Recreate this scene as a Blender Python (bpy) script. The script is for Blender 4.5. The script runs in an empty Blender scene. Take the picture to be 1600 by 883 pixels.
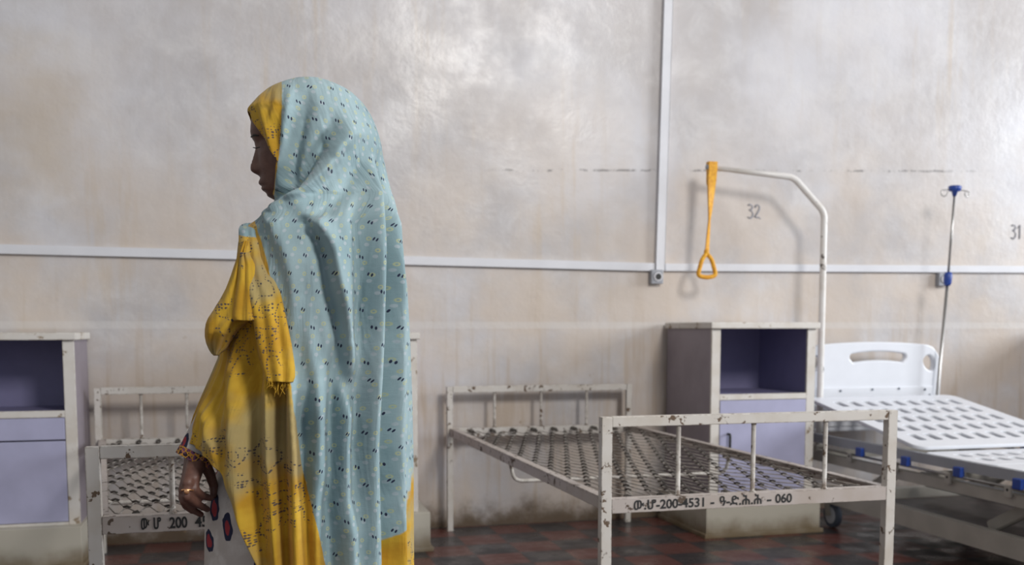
import bpy, bmesh, math, random
import numpy as np
from mathutils import Vector, Matrix
from math import sin, cos, tan, atan, pi, radians, sqrt, exp
random.seed(7)
S = bpy.context.scene
COL = S.collection

# ------------------------------------------------------------------ camera
F_PX, PITCH, HOR_Y, CAM_H = 1560.0, radians(5.0), 513.0, 0.98
YAW = atan(414 / 1560)
PPY = HOR_Y + F_PX * tan(PITCH)
cd = bpy.data.cameras.new('camera'); cam = bpy.data.objects.new('camera', cd); COL.objects.link(cam)
cd.sensor_width = 36; cd.lens = 36 * F_PX / 1600
cd.shift_y = (PPY - 441.5) / 1600
cam.location = (0, 0, CAM_H)
cam.rotation_euler = (pi / 2 - PITCH, 0, -YAW)
cd.clip_start = 0.05
cd.dof.use_dof = True; cd.dof.focus_distance = 2.0; cd.dof.aperture_fstop = 4.5
S.camera = cam
FW = Vector((sin(YAW) * cos(PITCH), cos(YAW) * cos(PITCH), -sin(PITCH)))
RT = Vector((cos(YAW), -sin(YAW), 0)); UP = RT.cross(FW); CO = Vector((0, 0, CAM_H))
def at(px, py, Y):
    """world point on the plane Y=const seen at a photo pixel"""
    d = FW + RT * ((px - 800) / F_PX) - UP * ((py - PPY) / F_PX)
    return CO + d * (Y / d.y)

# ------------------------------------------------------------------ light
W = bpy.data.worlds.new('world'); S.world = W; W.use_nodes = True
W.node_tree.nodes['Background'].inputs[0].default_value = (0.86, 0.92, 1.0, 1)
W.node_tree.nodes['Background'].inputs[1].default_value = 0.47
def area(name, loc, target, sx, sy, power, color):
    l = bpy.data.lights.new(name, 'AREA'); l.shape = 'RECTANGLE'; l.size = sx; l.size_y = sy
    l.energy = power; l.color = color
    o = bpy.data.objects.new(name, l); COL.objects.link(o); o.location = loc
    o.rotation_euler = (Vector(target) - Vector(loc)).to_track_quat('-Z', 'Y').to_euler()
    return o
area('window_light_rear', (2.7, -1.6, 4.1), (1.4, 4.7, 1.6), 1.2, 1.2, 215, (1.0, 0.97, 0.93))
area('window_light_side', (11.0, 0.6, 3.3), (1.6, 4.5, 0.8), 3.0, 3.0, 730, (0.92, 0.96, 1.0))
vs = S.view_settings
S.display_settings.display_device = 'sRGB'
vs.view_transform = 'Standard'; vs.look = 'None'; vs.gamma = 1; vs.use_curve_mapping = False; vs.exposure = 0.0

# ------------------------------------------------------------------ helpers
def tag(o, label=None, cat=None, group=None, kind=None):
    if label: o['label'] = label
    if cat: o['category'] = cat
    if group: o['group'] = group
    if kind: o['kind'] = kind
    return o
def empty(name, loc, label, cat, group=None):
    o = bpy.data.objects.new(name, None); COL.objects.link(o); o.location = loc
    o.empty_display_size = 0.1
    return tag(o, label, cat, group)
def link(name, me, mat=None, parent=None, smooth=False):
    o = bpy.data.objects.new(name, me); COL.objects.link(o)
    if mat is not None:
        for m in (mat if isinstance(mat, (list, tuple)) else [mat]): me.materials.append(m)
    if smooth:
        for p in me.polygons: p.use_smooth = True
    if parent is not None:
        o.parent = parent
        M = Matrix.Identity(4); q = parent
        while q is not None:
            M = q.matrix_basis @ M; q = q.parent
        o.matrix_parent_inverse = Matrix.Identity(4)
        o.matrix_basis = M.inverted()
    return o
class MB:
    """collects world-space shapes, builds them as ONE mesh object"""
    def __init__(s): s.bm = bmesh.new()
    def box(s, x0, x1, y0, y1, z0, z1, bev=0.0, mi=0):
        r = bmesh.ops.create_cube(s.bm, size=1)
        vs_ = r['verts']
        for v in vs_:
            v.co = Vector(((x0 + x1) / 2 + v.co.x * (x1 - x0), (y0 + y1) / 2 + v.co.y * (y1 - y0), (z0 + z1) / 2 + v.co.z * (z1 - z0)))
        fs = list({f for v in vs_ for f in v.link_faces})
        for f in fs: f.material_index = mi
        if bev > 0:
            es = list({e for f in fs for e in f.edges})
            bmesh.ops.bevel(s.bm, geom=es, offset=bev, segments=2, affect='EDGES', profile=0.6)
        return s
    def beam(s, a, b, w, h, up=(0, 0, 1), bev=0.0):
        a = Vector(a); b = Vector(b); d = b - a; L = d.length; d.normalize()
        upv = Vector(up)
        x = d.cross(upv)
        if x.length < 1e-4: x = d.cross(Vector((0, 1, 0)))
        x.normalize(); z = x.cross(d).normalized()
        r = bmesh.ops.create_cube(s.bm, size=1); vv = r['verts']
        for v in vv:
            c = v.co.copy(); v.co = (a + b) / 2 + d * (c.y * L) + x * (c.x * w) + z * (c.z * h)
        if bev > 0:
            es = list({e for v in vv for e in v.link_edges})
            bmesh.ops.bevel(s.bm, geom=es, offset=bev, segments=2, affect='EDGES')
        return s
    def tube(s, pts, r, n=8, caps=True):
        pts = [Vector(p) for p in pts]
        rr = r if isinstance(r, (list, tuple)) else [r] * len(pts)
        rings = []; nrm = None
        for i, p in enumerate(pts):
            t = (pts[min(i + 1, len(pts) - 1)] - pts[max(i - 1, 0)]).normalized()
            if nrm is None:
                nrm = t.orthogonal().normalized()
            else:
                nrm = (nrm - t * nrm.dot(t))
                nrm = nrm.normalized() if nrm.length > 1e-6 else t.orthogonal().normalized()
            bn = t.cross(nrm)
            rings.append([s.bm.verts.new(p + (nrm * cos(2 * pi * k / n) + bn * sin(2 * pi * k / n)) * rr[i]) for k in range(n)])
        for a, b in zip(rings, rings[1:]):
            for k in range(n):
                f = s.bm.faces.new((a[k], a[(k + 1) % n], b[(k + 1) % n], b[k])); f.smooth = True
        if caps:
            s.bm.faces.new(rings[0][::-1]); s.bm.faces.new(rings[-1])
        return s
    def capsule(s, a, b, ra, rb, n=14):
        a = Vector(a); b = Vector(b); d = (b - a); L = d.length
        t = d.normalized() if L > 1e-6 else Vector((0, 0, 1))
        x = t.orthogonal().normalized(); y = t.cross(x)
        prof = []
        for i in range(1, 5):
            ang = -pi / 2 + pi / 2 * i / 4
            prof.append((sin(ang) * ra, cos(ang) * ra))
        for i in range(0, 4):
            ang = pi / 2 * i / 4
            prof.append((L + sin(ang) * rb, cos(ang) * rb))
        rings = [[s.bm.verts.new(a + t * h + (x * cos(2 * pi * k / n) + y * sin(2 * pi * k / n)) * r) for k in range(n)] for h, r in prof]
        p0 = s.bm.verts.new(a - t * ra); p1 = s.bm.verts.new(a + t * (L + rb))
        for k in range(n):
            s.bm.faces.new((p0, rings[0][(k + 1) % n], rings[0][k]))
            s.bm.faces.new((p1, rings[-1][k], rings[-1][(k + 1) % n]))
        for A, B in zip(rings, rings[1:]):
            for k in range(n): s.bm.faces.new((A[k], A[(k + 1) % n], B[(k + 1) % n], B[k]))
        return s
    def ellipsoid(s, c, r, rot=None, n=24):
        rr = bmesh.ops.create_uvsphere(s.bm, u_segments=n, v_segments=n // 2, radius=1)
        M = Matrix.Translation(Vector(c)) @ (rot.to_4x4() if rot else Matrix.Identity(4)) @ Matrix.Diagonal((r[0], r[1], r[2], 1))
        bmesh.ops.transform(s.bm, matrix=M, verts=rr['verts'])
        return s
    def build(s, name, mat, parent=None, smooth=False, **kw):
        me = bpy.data.meshes.new(name); s.bm.normal_update(); s.bm.to_mesh(me); s.bm.free()
        o = link(name, me, mat, parent, smooth)
        return tag(o, **kw)
def curve_mesh(splines, extrude, bevel, M, res=2, bres=2):
    """filled 2D outline with holes, given thickness -> mesh (world matrix M)"""
    cu = bpy.data.curves.new('outline', 'CURVE'); cu.dimensions = '2D'; cu.fill_mode = 'BOTH'
    cu.extrude = extrude; cu.bevel_depth = bevel; cu.bevel_resolution = bres
    for pts in splines:
        sp = cu.splines.new('POLY'); sp.points.add(len(pts) - 1)
        for p, q in zip(sp.points, pts): p.co = (q[0], q[1], 0, 1)
        sp.use_cyclic_u = True
    return obj_to_mesh(cu, M)
def obj_to_mesh(cu, M):
    o = bpy.data.objects.new('tmp', cu); COL.objects.link(o)
    dg = bpy.context.evaluated_depsgraph_get(); dg.update()
    me = bpy.data.meshes.new_from_object(o.evaluated_get(dg))
    bpy.data.objects.remove(o); me.transform(M); me.materials.clear()
    return me
def rrect(cx, cy, w, h, r, n=5):
    pts = []
    for sx, sy, a0 in ((1, 1, 0), (-1, 1, 90), (-1, -1, 180), (1, -1, 270)):
        for k in range(n + 1):
            a = radians(a0 + 90 * k / n)
            pts.append((cx + sx * (w / 2 - r) + r * cos(a), cy + sy * (h / 2 - r) + r * sin(a)))
    return pts
def fillet(pts, r, n=5):
    out = [Vector(pts[0])]
    for i in range(1, len(pts) - 1):
        a, b, c = Vector(pts[i - 1]), Vector(pts[i]), Vector(pts[i + 1])
        u = (a - b).normalized(); v = (c - b).normalized()
        d = min(r, (a - b).length / 2.2, (c - b).length / 2.2)
        p, q = b + u * d, b + v * d
        for k in range(n + 1):
            t = k / n; out.append(p * (1 - t) ** 2 + b * 2 * t * (1 - t) + q * t * t)
    out.append(Vector(pts[-1])); return out
def interp(x, xs, ys):
    return float(np.interp(x, xs, ys))

# ------------------------------------------------------------------ materials
class NT:
    def __init__(s, name, rough=0.6, spec=0.5):
        m = bpy.data.materials.new(name); m.use_nodes = True; s.m = m; s.t = m.node_tree
        s.b = s.t.nodes['Principled BSDF']; s.b.inputs['Roughness'].default_value = rough
        s.b.inputs['Specular IOR Level'].default_value = spec
    def n(s, kind, **kw):
        nd = s.t.nodes.new(kind)
        for k, v in kw.items(): setattr(nd, k, v)
        return nd
    def put(s, sock, v):
        if isinstance(v, bpy.types.NodeSocket): s.t.links.new(v, sock)
        elif isinstance(v, tuple) and len(v) == 3 and sock.type == 'RGBA': sock.default_value = (*v, 1)
        else: sock.default_value = v
    def math(s, op, a, b=0.0, c=0.0, clamp=False):
        nd = s.n('ShaderNodeMath', operation=op, use_clamp=clamp)
        s.put(nd.inputs[0], a); s.put(nd.inputs[1], b); s.put(nd.inputs[2], c); return nd.outputs[0]
    def vmath(s, op, a, b=(0, 0, 0)):
        nd = s.n('ShaderNodeVectorMath', operation=op); s.put(nd.inputs[0], a); s.put(nd.inputs[1], b); return nd.outputs[0]
    def coord(s, which='Object'): return s.n('ShaderNodeTexCoord').outputs[which]
    def pos(s): return s.n('ShaderNodeNewGeometry').outputs['Position']
    def sep(s, v):
        nd = s.n('ShaderNodeSeparateXYZ'); s.put(nd.inputs[0], v); return nd.outputs
    def comb(s, x, y, z=0.0):
        nd = s.n('ShaderNodeCombineXYZ'); s.put(nd.inputs[0], x); s.put(nd.inputs[1], y); s.put(nd.inputs[2], z); return nd.outputs[0]
    def noise(s, v, scale, detail=3, rough=0.55, dist=0.0):
        nd = s.n('ShaderNodeTexNoise'); s.put(nd.inputs['Vector'], v); nd.inputs['Scale'].default_value = scale
        nd.inputs['Detail'].default_value = detail; nd.inputs['Roughness'].default_value = rough
        nd.inputs['Distortion'].default_value = dist; return nd.outputs[0]
    def ramp(s, v, a, b, lo=0.0, hi=1.0):
        nd = s.n('ShaderNodeMapRange'); nd.interpolation_type = 'SMOOTHSTEP'
        s.put(nd.inputs['Value'], v); nd.inputs['From Min'].default_value = a; nd.inputs['From Max'].default_value = b
        nd.inputs['To Min'].default_value = lo; nd.inputs['To Max'].default_value = hi; return nd.outputs[0]
    def mix(s, f, a, b):
        nd = s.n('ShaderNodeMix', data_type='RGBA'); s.put(nd.inputs[0], f); s.put(nd.inputs[6], a); s.put(nd.inputs[7], b); return nd.outputs[2]
    def color(s, v): s.put(s.b.inputs['Base Color'], v)
    def rough(s, v): s.put(s.b.inputs['Roughness'], v)
    def bump(s, h, strength=0.3, dist=0.01):
        nd = s.n('ShaderNodeBump'); nd.inputs['Strength'].default_value = strength; nd.inputs['Distance'].default_value = dist
        s.put(nd.inputs['Height'], h); s.t.links.new(nd.outputs[0], s.b.inputs['Normal'])

def chipped(name, base, rust, amount=0.60, scale=22, rough=0.4, edges=0.85):
    k = NT(name, rough); p = k.pos()
    a = k.noise(p, scale, 5, 0.65); b = k.noise(p, scale * 0.23, 2)
    chip = k.ramp(k.math('ADD', a, k.math('MULTIPLY', b, 0.25)), amount + 0.12, amount + 0.15)
    bv = k.n('ShaderNodeBevel', samples=4); bv.inputs['Radius'].default_value = .0045
    dt = k.n('ShaderNodeVectorMath', operation='DOT_PRODUCT'); k.put(dt.inputs[0], bv.outputs[0]); k.put(dt.inputs[1], k.n('ShaderNodeNewGeometry').outputs['True Normal'])
    edge = k.math('MULTIPLY', k.ramp(dt.outputs['Value'], .995, .93), k.ramp(k.noise(p, 34, 4, .7), .43, .56))
    chip = k.math('MAXIMUM', chip, k.math('MULTIPLY', edge, edges))
    dirt = k.ramp(k.noise(p, 9, 4), 0.4, 0.75, 0, 0.6)
    c = k.mix(dirt, base, tuple(x * y for x, y in zip(base, (0.8, 0.74, 0.66))))
    k.color(k.mix(chip, c, rust)); k.rough(k.ramp(chip, 0, 1, rough, 0.85)); k.bump(k.math('SUBTRACT', 1.0, chip), 0.5, 0.001)
    return k.m
M_bed = chipped('chipped_white_enamel', (0.60, 0.57, 0.53), (0.13, 0.085, 0.055), 0.615, 30)
M_bedrail = chipped('worn_beige_enamel', (0.46, 0.41, 0.38), (0.10, 0.07, 0.05), 0.60, 30)
M_pole = chipped('white_enamel_tube', (0.72, 0.70, 0.68), (0.12, 0.10, 0.09), 0.66, 16, 0.3, 0.0)
M_cabframe = chipped('dirty_white_board', (0.66, 0.63, 0.59), (0.30, 0.23, 0.16), 0.60, 12, 0.5)
def plain(name, c, rough=0.5, metal=0.0, var=0.1, scale=8):
    k = NT(name, rough); k.b.inputs['Metallic'].default_value = metal
    n_ = k.ramp(k.noise(k.pos(), scale, 4), 0.3, 0.7)
    k.color(k.mix(n_, tuple(x * (1 - var) for x in c), tuple(min(1, x * (1 + var)) for x in c)))
    return k.m
M_lav = plain('lavender_laminate', (0.40, 0.40, 0.56), 0.45, var=0.05)
M_lavside = plain('mauve_laminate', (0.27, 0.235, 0.27), 0.5, var=0.08)
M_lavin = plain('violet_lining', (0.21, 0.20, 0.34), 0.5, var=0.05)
M_wire = plain('dark_spring_wire', (0.085, 0.075, 0.065), 0.5, 0.4, 0.4, 30)
M_net = plain('light_net_wire', (0.29, 0.26, 0.23), 0.5, 0.2, 0.4, 30)
M_dark = plain('black_iron', (0.02, 0.02, 0.02), 0.5)
M_trunk = plain('white_pvc_trunking', (0.66, 0.665, 0.70), 0.45, var=0.03)
M_abs = plain('white_abs_plastic', (0.72, 0.74, 0.79), 0.35, var=0.02)
M_cfr = plain('beige_powder_coat', (0.40, 0.375, 0.33), 0.45, var=0.08)
M_cgrey = plain('grey_powder_coat', (0.33, 0.34, 0.37), 0.45, var=0.05)
M_blue = plain('blue_plastic', (0.02, 0.06, 0.30), 0.35, var=0.1)
M_chrome = plain('dull_steel', (0.35, 0.34, 0.33), 0.3, 0.8, 0.1)
M_ink = plain('black_stencil_paint', (0.02, 0.02, 0.02), 0.7)
M_pencil = plain('grey_marker', (0.30, 0.30, 0.33), 0.8)
M_sock = plain('socket_grey', (0.30, 0.31, 0.34), 0.5)
M_gold = plain('gold_metal', (0.75, 0.40, 0.20), 0.3, 0.8, 0.1)
M_castor = plain('grey_rubber', (0.10, 0.12, 0.16), 0.6)
M_hair = plain('black_hair', (0.01, 0.01, 0.01), 0.6)
k = NT('yellow_webbing', 0.6); p = k.pos()
k.color(k.mix(k.ramp(k.noise(p, 60, 3), 0.35, 0.7), (0.62, 0.27, 0.008), (0.80, 0.42, 0.02))); M_strap = k.m

# plinth: cream with brown dirt near the floor
k = NT('grimy_cream_plinth', 0.6); p = k.pos(); z = k.sep(p)[2]
d = k.ramp(k.math('ADD', z, k.math('MULTIPLY', k.noise(p, 9, 5), 0.12)), 0.05, 0.17)
k.color(k.mix(d, (0.17, 0.125, 0.07), (0.47, 0.44, 0.37))); M_plinth = k.m

# wall plaster: off-white gloss paint with rusty streaks, scuffs and grime above the floor
k = NT('stained_wall_paint', 0.4, 0.5); p = k.pos(); X, Y, Z = k.sep(p)[0], k.sep(p)[1], k.sep(p)[2]
base = k.mix(k.ramp(k.noise(p, 1.1, 5, 0.6), 0.35, 0.68), (0.455, 0.435, 0.437), (0.605, 0.60, 0.63))
base = k.mix(k.ramp(k.noise(p, 4.5, 6, 0.7, 0.6), 0.42, 0.72, 0, 0.55), base, (0.66, 0.65, 0.655))
warmz = k.ramp(k.math('ADD', Z, k.math('MULTIPLY', k.noise(p, 1.3, 3), 1.0)), 1.5, 3.0, 0.85, 0.12)
base = k.mix(k.math('MULTIPLY', warmz, k.ramp(k.noise(p, 2.3, 4), 0.3, 0.65)), base, (0.575, 0.49, 0.415))
st = k.noise(k.vmath('MULTIPLY', p, (13, 13, 1.1)), 1.0, 4, 0.6)
st2 = k.noise(k.vmath('MULTIPLY', p, (0.9, 0.9, 0.7)), 1.0, 2)
streak = k.math('MULTIPLY', k.ramp(st, 0.52, 0.74), k.ramp(st2, 0.42, 0.66))
base = k.mix(k.math('MULTIPLY', streak, 0.30), base, (0.50, 0.36, 0.19))
st3 = k.noise(k.vmath('MULTIPLY', p, (26, 26, 2.2)), 1.0, 3)
low = k.ramp(Z, 0.6, 1.4, 1, 0.12)
base = k.mix(k.math('MULTIPLY', k.math('MULTIPLY', k.ramp(st3, 0.5, 0.7), low), 0.36), base, (0.42, 0.31, 0.20))
# old brown blotch high on the left, its own shape
bx = k.math('MULTIPLY', k.math('ADD', X, 0.85), 1.8); bz = k.math('MULTIPLY', k.math('SUBTRACT', Z, 1.85), 1.1)
br = k.math('ADD', k.math('SQRT', k.math('ADD', k.math('MULTIPLY', bx, bx), k.math('MULTIPLY', bz, bz))), k.math('MULTIPLY', k.noise(p, 6, 4), 0.9))
base = k.mix(k.ramp(br, 0.45, 1.05, 0.38, 0.0), base, (0.47, 0.36, 0.22))
grime = k.ramp(k.math('ADD', Z, k.math('MULTIPLY', k.noise(p, 5, 5, 0.7), 0.26)), 0.14, 0.29, 0.95, 0)
base = k.mix(grime, base, (0.10, 0.065, 0.035))
blot = k.ramp(k.noise(p, 17, 3), 0.72, 0.76, 0, 0.5)
base = k.mix(k.math('MULTIPLY', blot, k.ramp(Z, 0.7, 1.1, 1, 0.1)), base, (0.30, 0.19, 0.10))
# hairline crack, dashed
cz = k.math('ABSOLUTE', k.math('SUBTRACT', k.math('ADD', Z, k.math('MULTIPLY', k.noise(p, 14, 2), 0.012)), k.math('ADD', 1.708, k.math('MULTIPLY', X, .037))))
crack = k.math('MULTIPLY', k.ramp(cz, 0.002, 0.009, 1, 0), k.math('MULTIPLY', k.ramp(k.noise(p, 15, 4, .7), 0.47, 0.58), k.math('MULTIPLY', k.ramp(X, 1.1, 1.3), k.ramp(X, 4.1, 3.7))))
base = k.mix(k.math('MULTIPLY', crack, 0.7), base, (0.12, 0.11, 0.11))
pale_band = k.ramp(k.math('ABSOLUTE', k.math('SUBTRACT', Z, 0.995)), 0.012, 0.02, 0.35, 0)  # slightly paler level stripe in the wall colour
base = k.mix(pale_band, base, (0.66, 0.64, 0.62))
k.color(base)
k.rough(k.ramp(k.noise(p, 3.5, 5, 0.65), 0.35, 0.7, 0.29, 0.52))
k.bump(k.math('ADD', k.noise(p, 7, 5, 0.6), k.math('MULTIPLY', k.noise(p, 30, 5, .65), 0.42)), 0.34, 0.008)
M_wall = k.m
k = NT('plain_room_plaster', 0.7); k.color(k.mix(k.noise(k.pos(), 2), (0.5, 0.48, 0.45), (0.6, 0.58, 0.56))); M_room = k.m

# floor: dark red and black tiles, worn
k = NT('red_black_floor_tiles', 0.35, 0.5); p = k.pos()
ck = k.n('ShaderNodeTexChecker'); k.put(ck.inputs['Vector'], k.vmath('ADD', p, (0.06, 0.04, 0.13))); ck.inputs['Scale'].default_value = 1 / 0.2
k.put(ck.inputs['Color1'], (0.105, 0.034, 0.028)); k.put(ck.inputs['Color2'], (0.028, 0.026, 0.030))
c = k.mix(k.ramp(k.noise(p, 6, 5, 0.7), 0.4, 0.8, 0, 0.35), ck.outputs[0], (0.07, 0.04, 0.03))
c = k.mix(k.ramp(k.noise(p, 2.2, 5, 0.7), 0.60, 0.75, 0, 0.3), c, (0.13, 0.11, 0.10))
def grout(comp):
    q = k.math('FRACT', k.math('MULTIPLY', k.math('ADD', comp[0], comp[1]), 5.0))
    return k.ramp(k.math('MINIMUM', q, k.math('SUBTRACT', 1.0, q)), 0.008, 0.016, 0.6, 0)
sx = k.sep(p)
g = k.math('MAXIMUM', grout((sx[0], 0.06)), grout((sx[1], 0.04)))
k.color(k.mix(g, c, (0.015, 0.012, 0.01))); k.rough(k.ramp(k.noise(p, 8, 4), 0.3, 0.7, 0.22, 0.5)); k.bump(k.noise(p, 12, 4), 0.15, 0.005)
M_floor = k.m

# ------------------------------------------------------------------ room
WY = 4.786
b = MB().box(-4, 9, WY, WY + 0.2, -0.1, 4.6); wall = b.build('wall_back', M_wall, kind='structure')
b = MB().box(-4, 9, -2.5, WY, -0.1, 0); b.build('floor', M_floor, kind='structure')
b = MB().box(-4, 9, -0.2, WY + 0.2, 4.6, 4.7); b.build('ceiling', M_room, kind='structure')
b = MB().box(-4.2, -4, -2.5, WY + 0.2, -0.1, 4.7); b.build('wall_left', M_room, kind='structure')
def handtext(body, px, py, size, name, mat, parent, Y=WY, thick=0.0006, bevel=0.0, lean=0.0):
    cu = bpy.data.curves.new('txt', 'FONT'); cu.body = body; cu.size = size; cu.extrude = thick; cu.offset = bevel
    cu.shear = lean
    M = Matrix.Translation(at(px, py, Y) - Vector((0, thick, 0))) @ Matrix.Rotation(pi / 2, 4, 'X')
    me = obj_to_mesh(cu, M)
    return link(name, me, mat, parent)
def strokes(name, lines, ox, oz, s, r, Y, mat, parent):
    b = MB()
    for ln in lines: b.tube([(ox + x * s, Y - r * 0.4, oz + z_ * s) for x, z_ in ln], r, 6)
    return b.build(name, mat, parent)
# hand-drawn bed numbers on the plaster
three = [(0.0, .95), (.15, 1), (.32, .95), (.36, .8), (.25, .66), (.1, .6), (.28, .55), (.4, .38), (.36, .15), (.18, .02), (0, .08)]
three2 = [(x + .05, z_ - .05) for x, z_ in three]
two = [(.55, .8), (.62, .95), (.78, 1), (.92, .88), (.9, .65), (.75, .4), (.55, .12), (.7, .08), (.85, .12), (1.0, .02)]
two2 = [(x + .05, z_ - .04) for x, z_ in two]
one = [(.58, .75), (.72, 1), (.72, .5), (.72, 0)]; one2 = [(.78, 1), (.79, .5), (.78, 0)]
p32 = at(1168, 341, WY); p31 = at(1579, 373, WY)
strokes('painted_number', [three, three2, two, two2], p32.x, p32.z, 0.072, 0.0026, WY, M_pencil, wall)
strokes('painted_number', [three, three2, one, one2], p31.x, p31.z, 0.078, 0.0026, WY, M_pencil, wall)

# cable trunking
tr = empty('cable_trunking', (0.5, WY, 1.3), 'long white plastic cable trunking running level along the stained wall', 'trunking')
tz = [(-1.6, 1.325), (-0.06, 1.314), (0.763, 1.302), (2.016, 1.290)]
b = MB()
for (x0, z0), (x1, z1) in zip(tz, tz[1:]): b.beam((x0, WY - .010, z0), (x1, WY - .010, z1), .02, .040)
b.build('trunking_run', M_trunk, tr)
b = MB().beam((2.075, WY - .010, 1.290), (4.9, WY - .010, 1.318), .02, .038, bev=.002); b.build('trunking_run', M_trunk, tr)
tv = empty('vertical_cable_trunking', (2.02, WY, 1.27), 'white plastic trunking rising up the wall from the grey socket', 'trunking')
b = MB().beam((2.045, WY - .0125, 1.272), (2.088, WY - .0125, 3.4), .047, .025, up=(0, 1, 0), bev=.002); b.build('trunking_run', M_trunk, tv)
def socket(px, py, label):
    c = at(px, py, WY); e = empty('wall_socket', (c.x, WY, c.z - .035), label, 'socket')
    MB().box(c.x - .033, c.x + .033, WY - .035, WY, c.z - .036, c.z + .036, .005).build('socket_box', M_sock, e)
    bb = MB(); bb.tube([(c.x + .003, WY - .0355, c.z), (c.x + .003, WY - .042, c.z)], [.024, .022], 20)
    ins = bb.build('socket_face', M_trunk, e)
    bb = MB(); bb.tube([(c.x + .003, WY - .042, c.z), (c.x + .003, WY - .0435, c.z)], .016, 16); bb.build('well_shade_disc', M_dark, ins)  # raised dark disc, colours in the shade of the socket's recess
socket(1023, 433, 'grey wall socket at the foot of the vertical trunking')
socket(1469, 437, 'grey wall socket behind the drip stand joint')

# ------------------------------------------------------------------ bedside cabinets
def cabinet(x0, x1, yf, H, label, zs, handle=True, pl=(0.045, 0.04), yb=WY - 0.02):
    e = empty('bedside_cabinet', ((x0 + x1) / 2, (yf + yb) / 2, 0), label, 'cabinet', 'bedside cabinets along the wall')
    zp, zd, zn, zt = zs     # plinth top, door top, niche floor, niche top
    t = .018
    b = MB().box(x0, x0 + t, yf + .012, yb, zp, H - .03).box(x1 - t, x1, yf + .012, yb, zp, H - .03)
    b.box(x0 + t, x1 - t, yb - .012, yb, zp, H - .03)
    b.box(x0 + t, x1 - t, yf + .012, yb - .012, zp, zp + t)
    b.build('carcass', M_lavside, e)
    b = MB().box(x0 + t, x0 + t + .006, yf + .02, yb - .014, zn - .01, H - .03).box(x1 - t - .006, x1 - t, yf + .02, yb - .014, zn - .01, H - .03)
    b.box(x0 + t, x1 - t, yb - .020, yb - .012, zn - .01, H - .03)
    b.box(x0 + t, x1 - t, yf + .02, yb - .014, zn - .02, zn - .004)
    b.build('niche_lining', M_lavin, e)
    s = .042
    b = MB().box(x0 - .002, x0 + s, yf, yf + .014, zp, H - .03, .002).box(x1 - s, x1 + .002, yf, yf + .014, zp, H - .03, .002)
    b.box(x0 + s, x1 - s, yf, yf + .014, zn - .028, zn, .002).box(x0 + s, x1 - s, yf, yf + .014, zp, zp + .012, .001)
    b.build('face_frame', M_cabframe, e)
    MB().box(x0 - .014, x1 + .014, yf - .018, yb, H - .03, H, .005).build('top', M_cabframe, e)
    MB().box(x0 + s + .002, x1 - s - .002, yf - .002, yf + .014, zd + .006, zn - .030, .002).build('drawer', M_lav, e)
    dr = MB().box(x0 + s + .002, x1 - s - .002, yf - .002, yf + .014, zp + .014, zd, .002).build('door', M_lav, e)
    if handle:
        hx = x0 + s + .045; hz = zd - .06
        MB().tube(fillet([(hx, yf - .002, hz), (hx, yf - .025, hz), (hx, yf - .025, hz - .11), (hx, yf - .002, hz - .11)], .012), .006, 8).build('handle', M_dark, dr)
    px_, py_ = pl
    b = MB().box(x0 - px_, x1 + px_, yf - py_, yb, .018, zp, .003).box(x0 - px_ - .012, x1 + px_ + .012, yf - py_ - .015, yb, 0, .02, .002)
    b.build('plinth', M_plinth, e)
    return e
cabinet(2.09, 2.628, 4.25, 1.008, 'lavender bedside cabinet with a dark handle standing behind the empty spring bed', (.150, .545, .672, .978), True, (.03, .03))
cabinet(-1.22, -.682, 4.40, .962, 'lavender bedside cabinet cut off by the left edge of the photo', (.172, .520, .645, .925), False, (.012, .05))
cabinet(.225, .716, 4.32, .962, 'bedside cabinet almost hidden behind the veiled woman', (.172, .520, .672, .925), False, (.05, .03))
cabinet(4.45, 4.98, 4.25, .98, 'bedside cabinet past the right edge of the photo', (.150, .545, .672, .945), False, (.03, .03))

# ------------------------------------------------------------------ iron spring beds
def spring_net(c00, c10, c01, c11, sag, ncol, nrow, r=.0018):
    """hexagonal link net between head (v=0) and foot (v=1) rails"""
    c00, c10, c01, c11 = map(Vector, (c00, c10, c01, c11))
    def P(u, v):
        p = (c00 * (1 - u) + c10 * u) * (1 - v) + (c01 * (1 - u) + c11 * u) * v
        p.z -= sag * 4 * u * (1 - u) * (0.3 + 0.7 * 4 * v * (1 - v)) + .003 * sin(u * 40 + v * 31)
        return p
    b = MB(); dv = 1.0 / nrow; a = dv * .45
    for j in range(nrow):
        v0 = (j + .5) * dv; pts = []
        for i in range(ncol * 2 + 1):
            u = i / (2 * ncol); s = 1 if (i + j) % 2 == 0 else -1
            for du in (-.18, .18):
                uu = min(1, max(0, u + du / (2 * ncol) * 1.2))
                pts.append(P(uu, min(1, max(0, v0 + s * a))))
        b.tube(pts, r, 5)
        # hooks joining this row to the next
        if j < nrow - 1:
            for i in range(1, ncol * 2):
                if (i + j) % 2 == 0:
                    u = i / (2 * ncol)
                    p, q = P(u, v0 + a * .97), P(u, v0 + dv - a * .97)
                    w = Vector((.0085, 0, 0))
                    b.tube([p - w + Vector((0, 0, .003)), (p + q) / 2 + Vector((0, 0, .006)), q + w + Vector((0, 0, .003))], r * 1.7, 5)
                    b.bm.faces.ensure_lookup_table()
                    for f in b.bm.faces[-12:]: f.material_index = 1
    return b
def end_springs(e, c0, c1, dy, n):
    c0 = Vector(c0); c1 = Vector(c1)
    for i in range(n):
        b = MB(); p = c0.lerp(c1, (i + .5) / n); pts = []
        for k in range(26):
            t = k / 25; a = t * 2 * pi * 5
            pts.append(p + Vector((cos(a) * .0085, dy * t, sin(a) * .0085)))
        b.tube(pts, .0026, 5); b.build('end_spring', M_wire, e)
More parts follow.
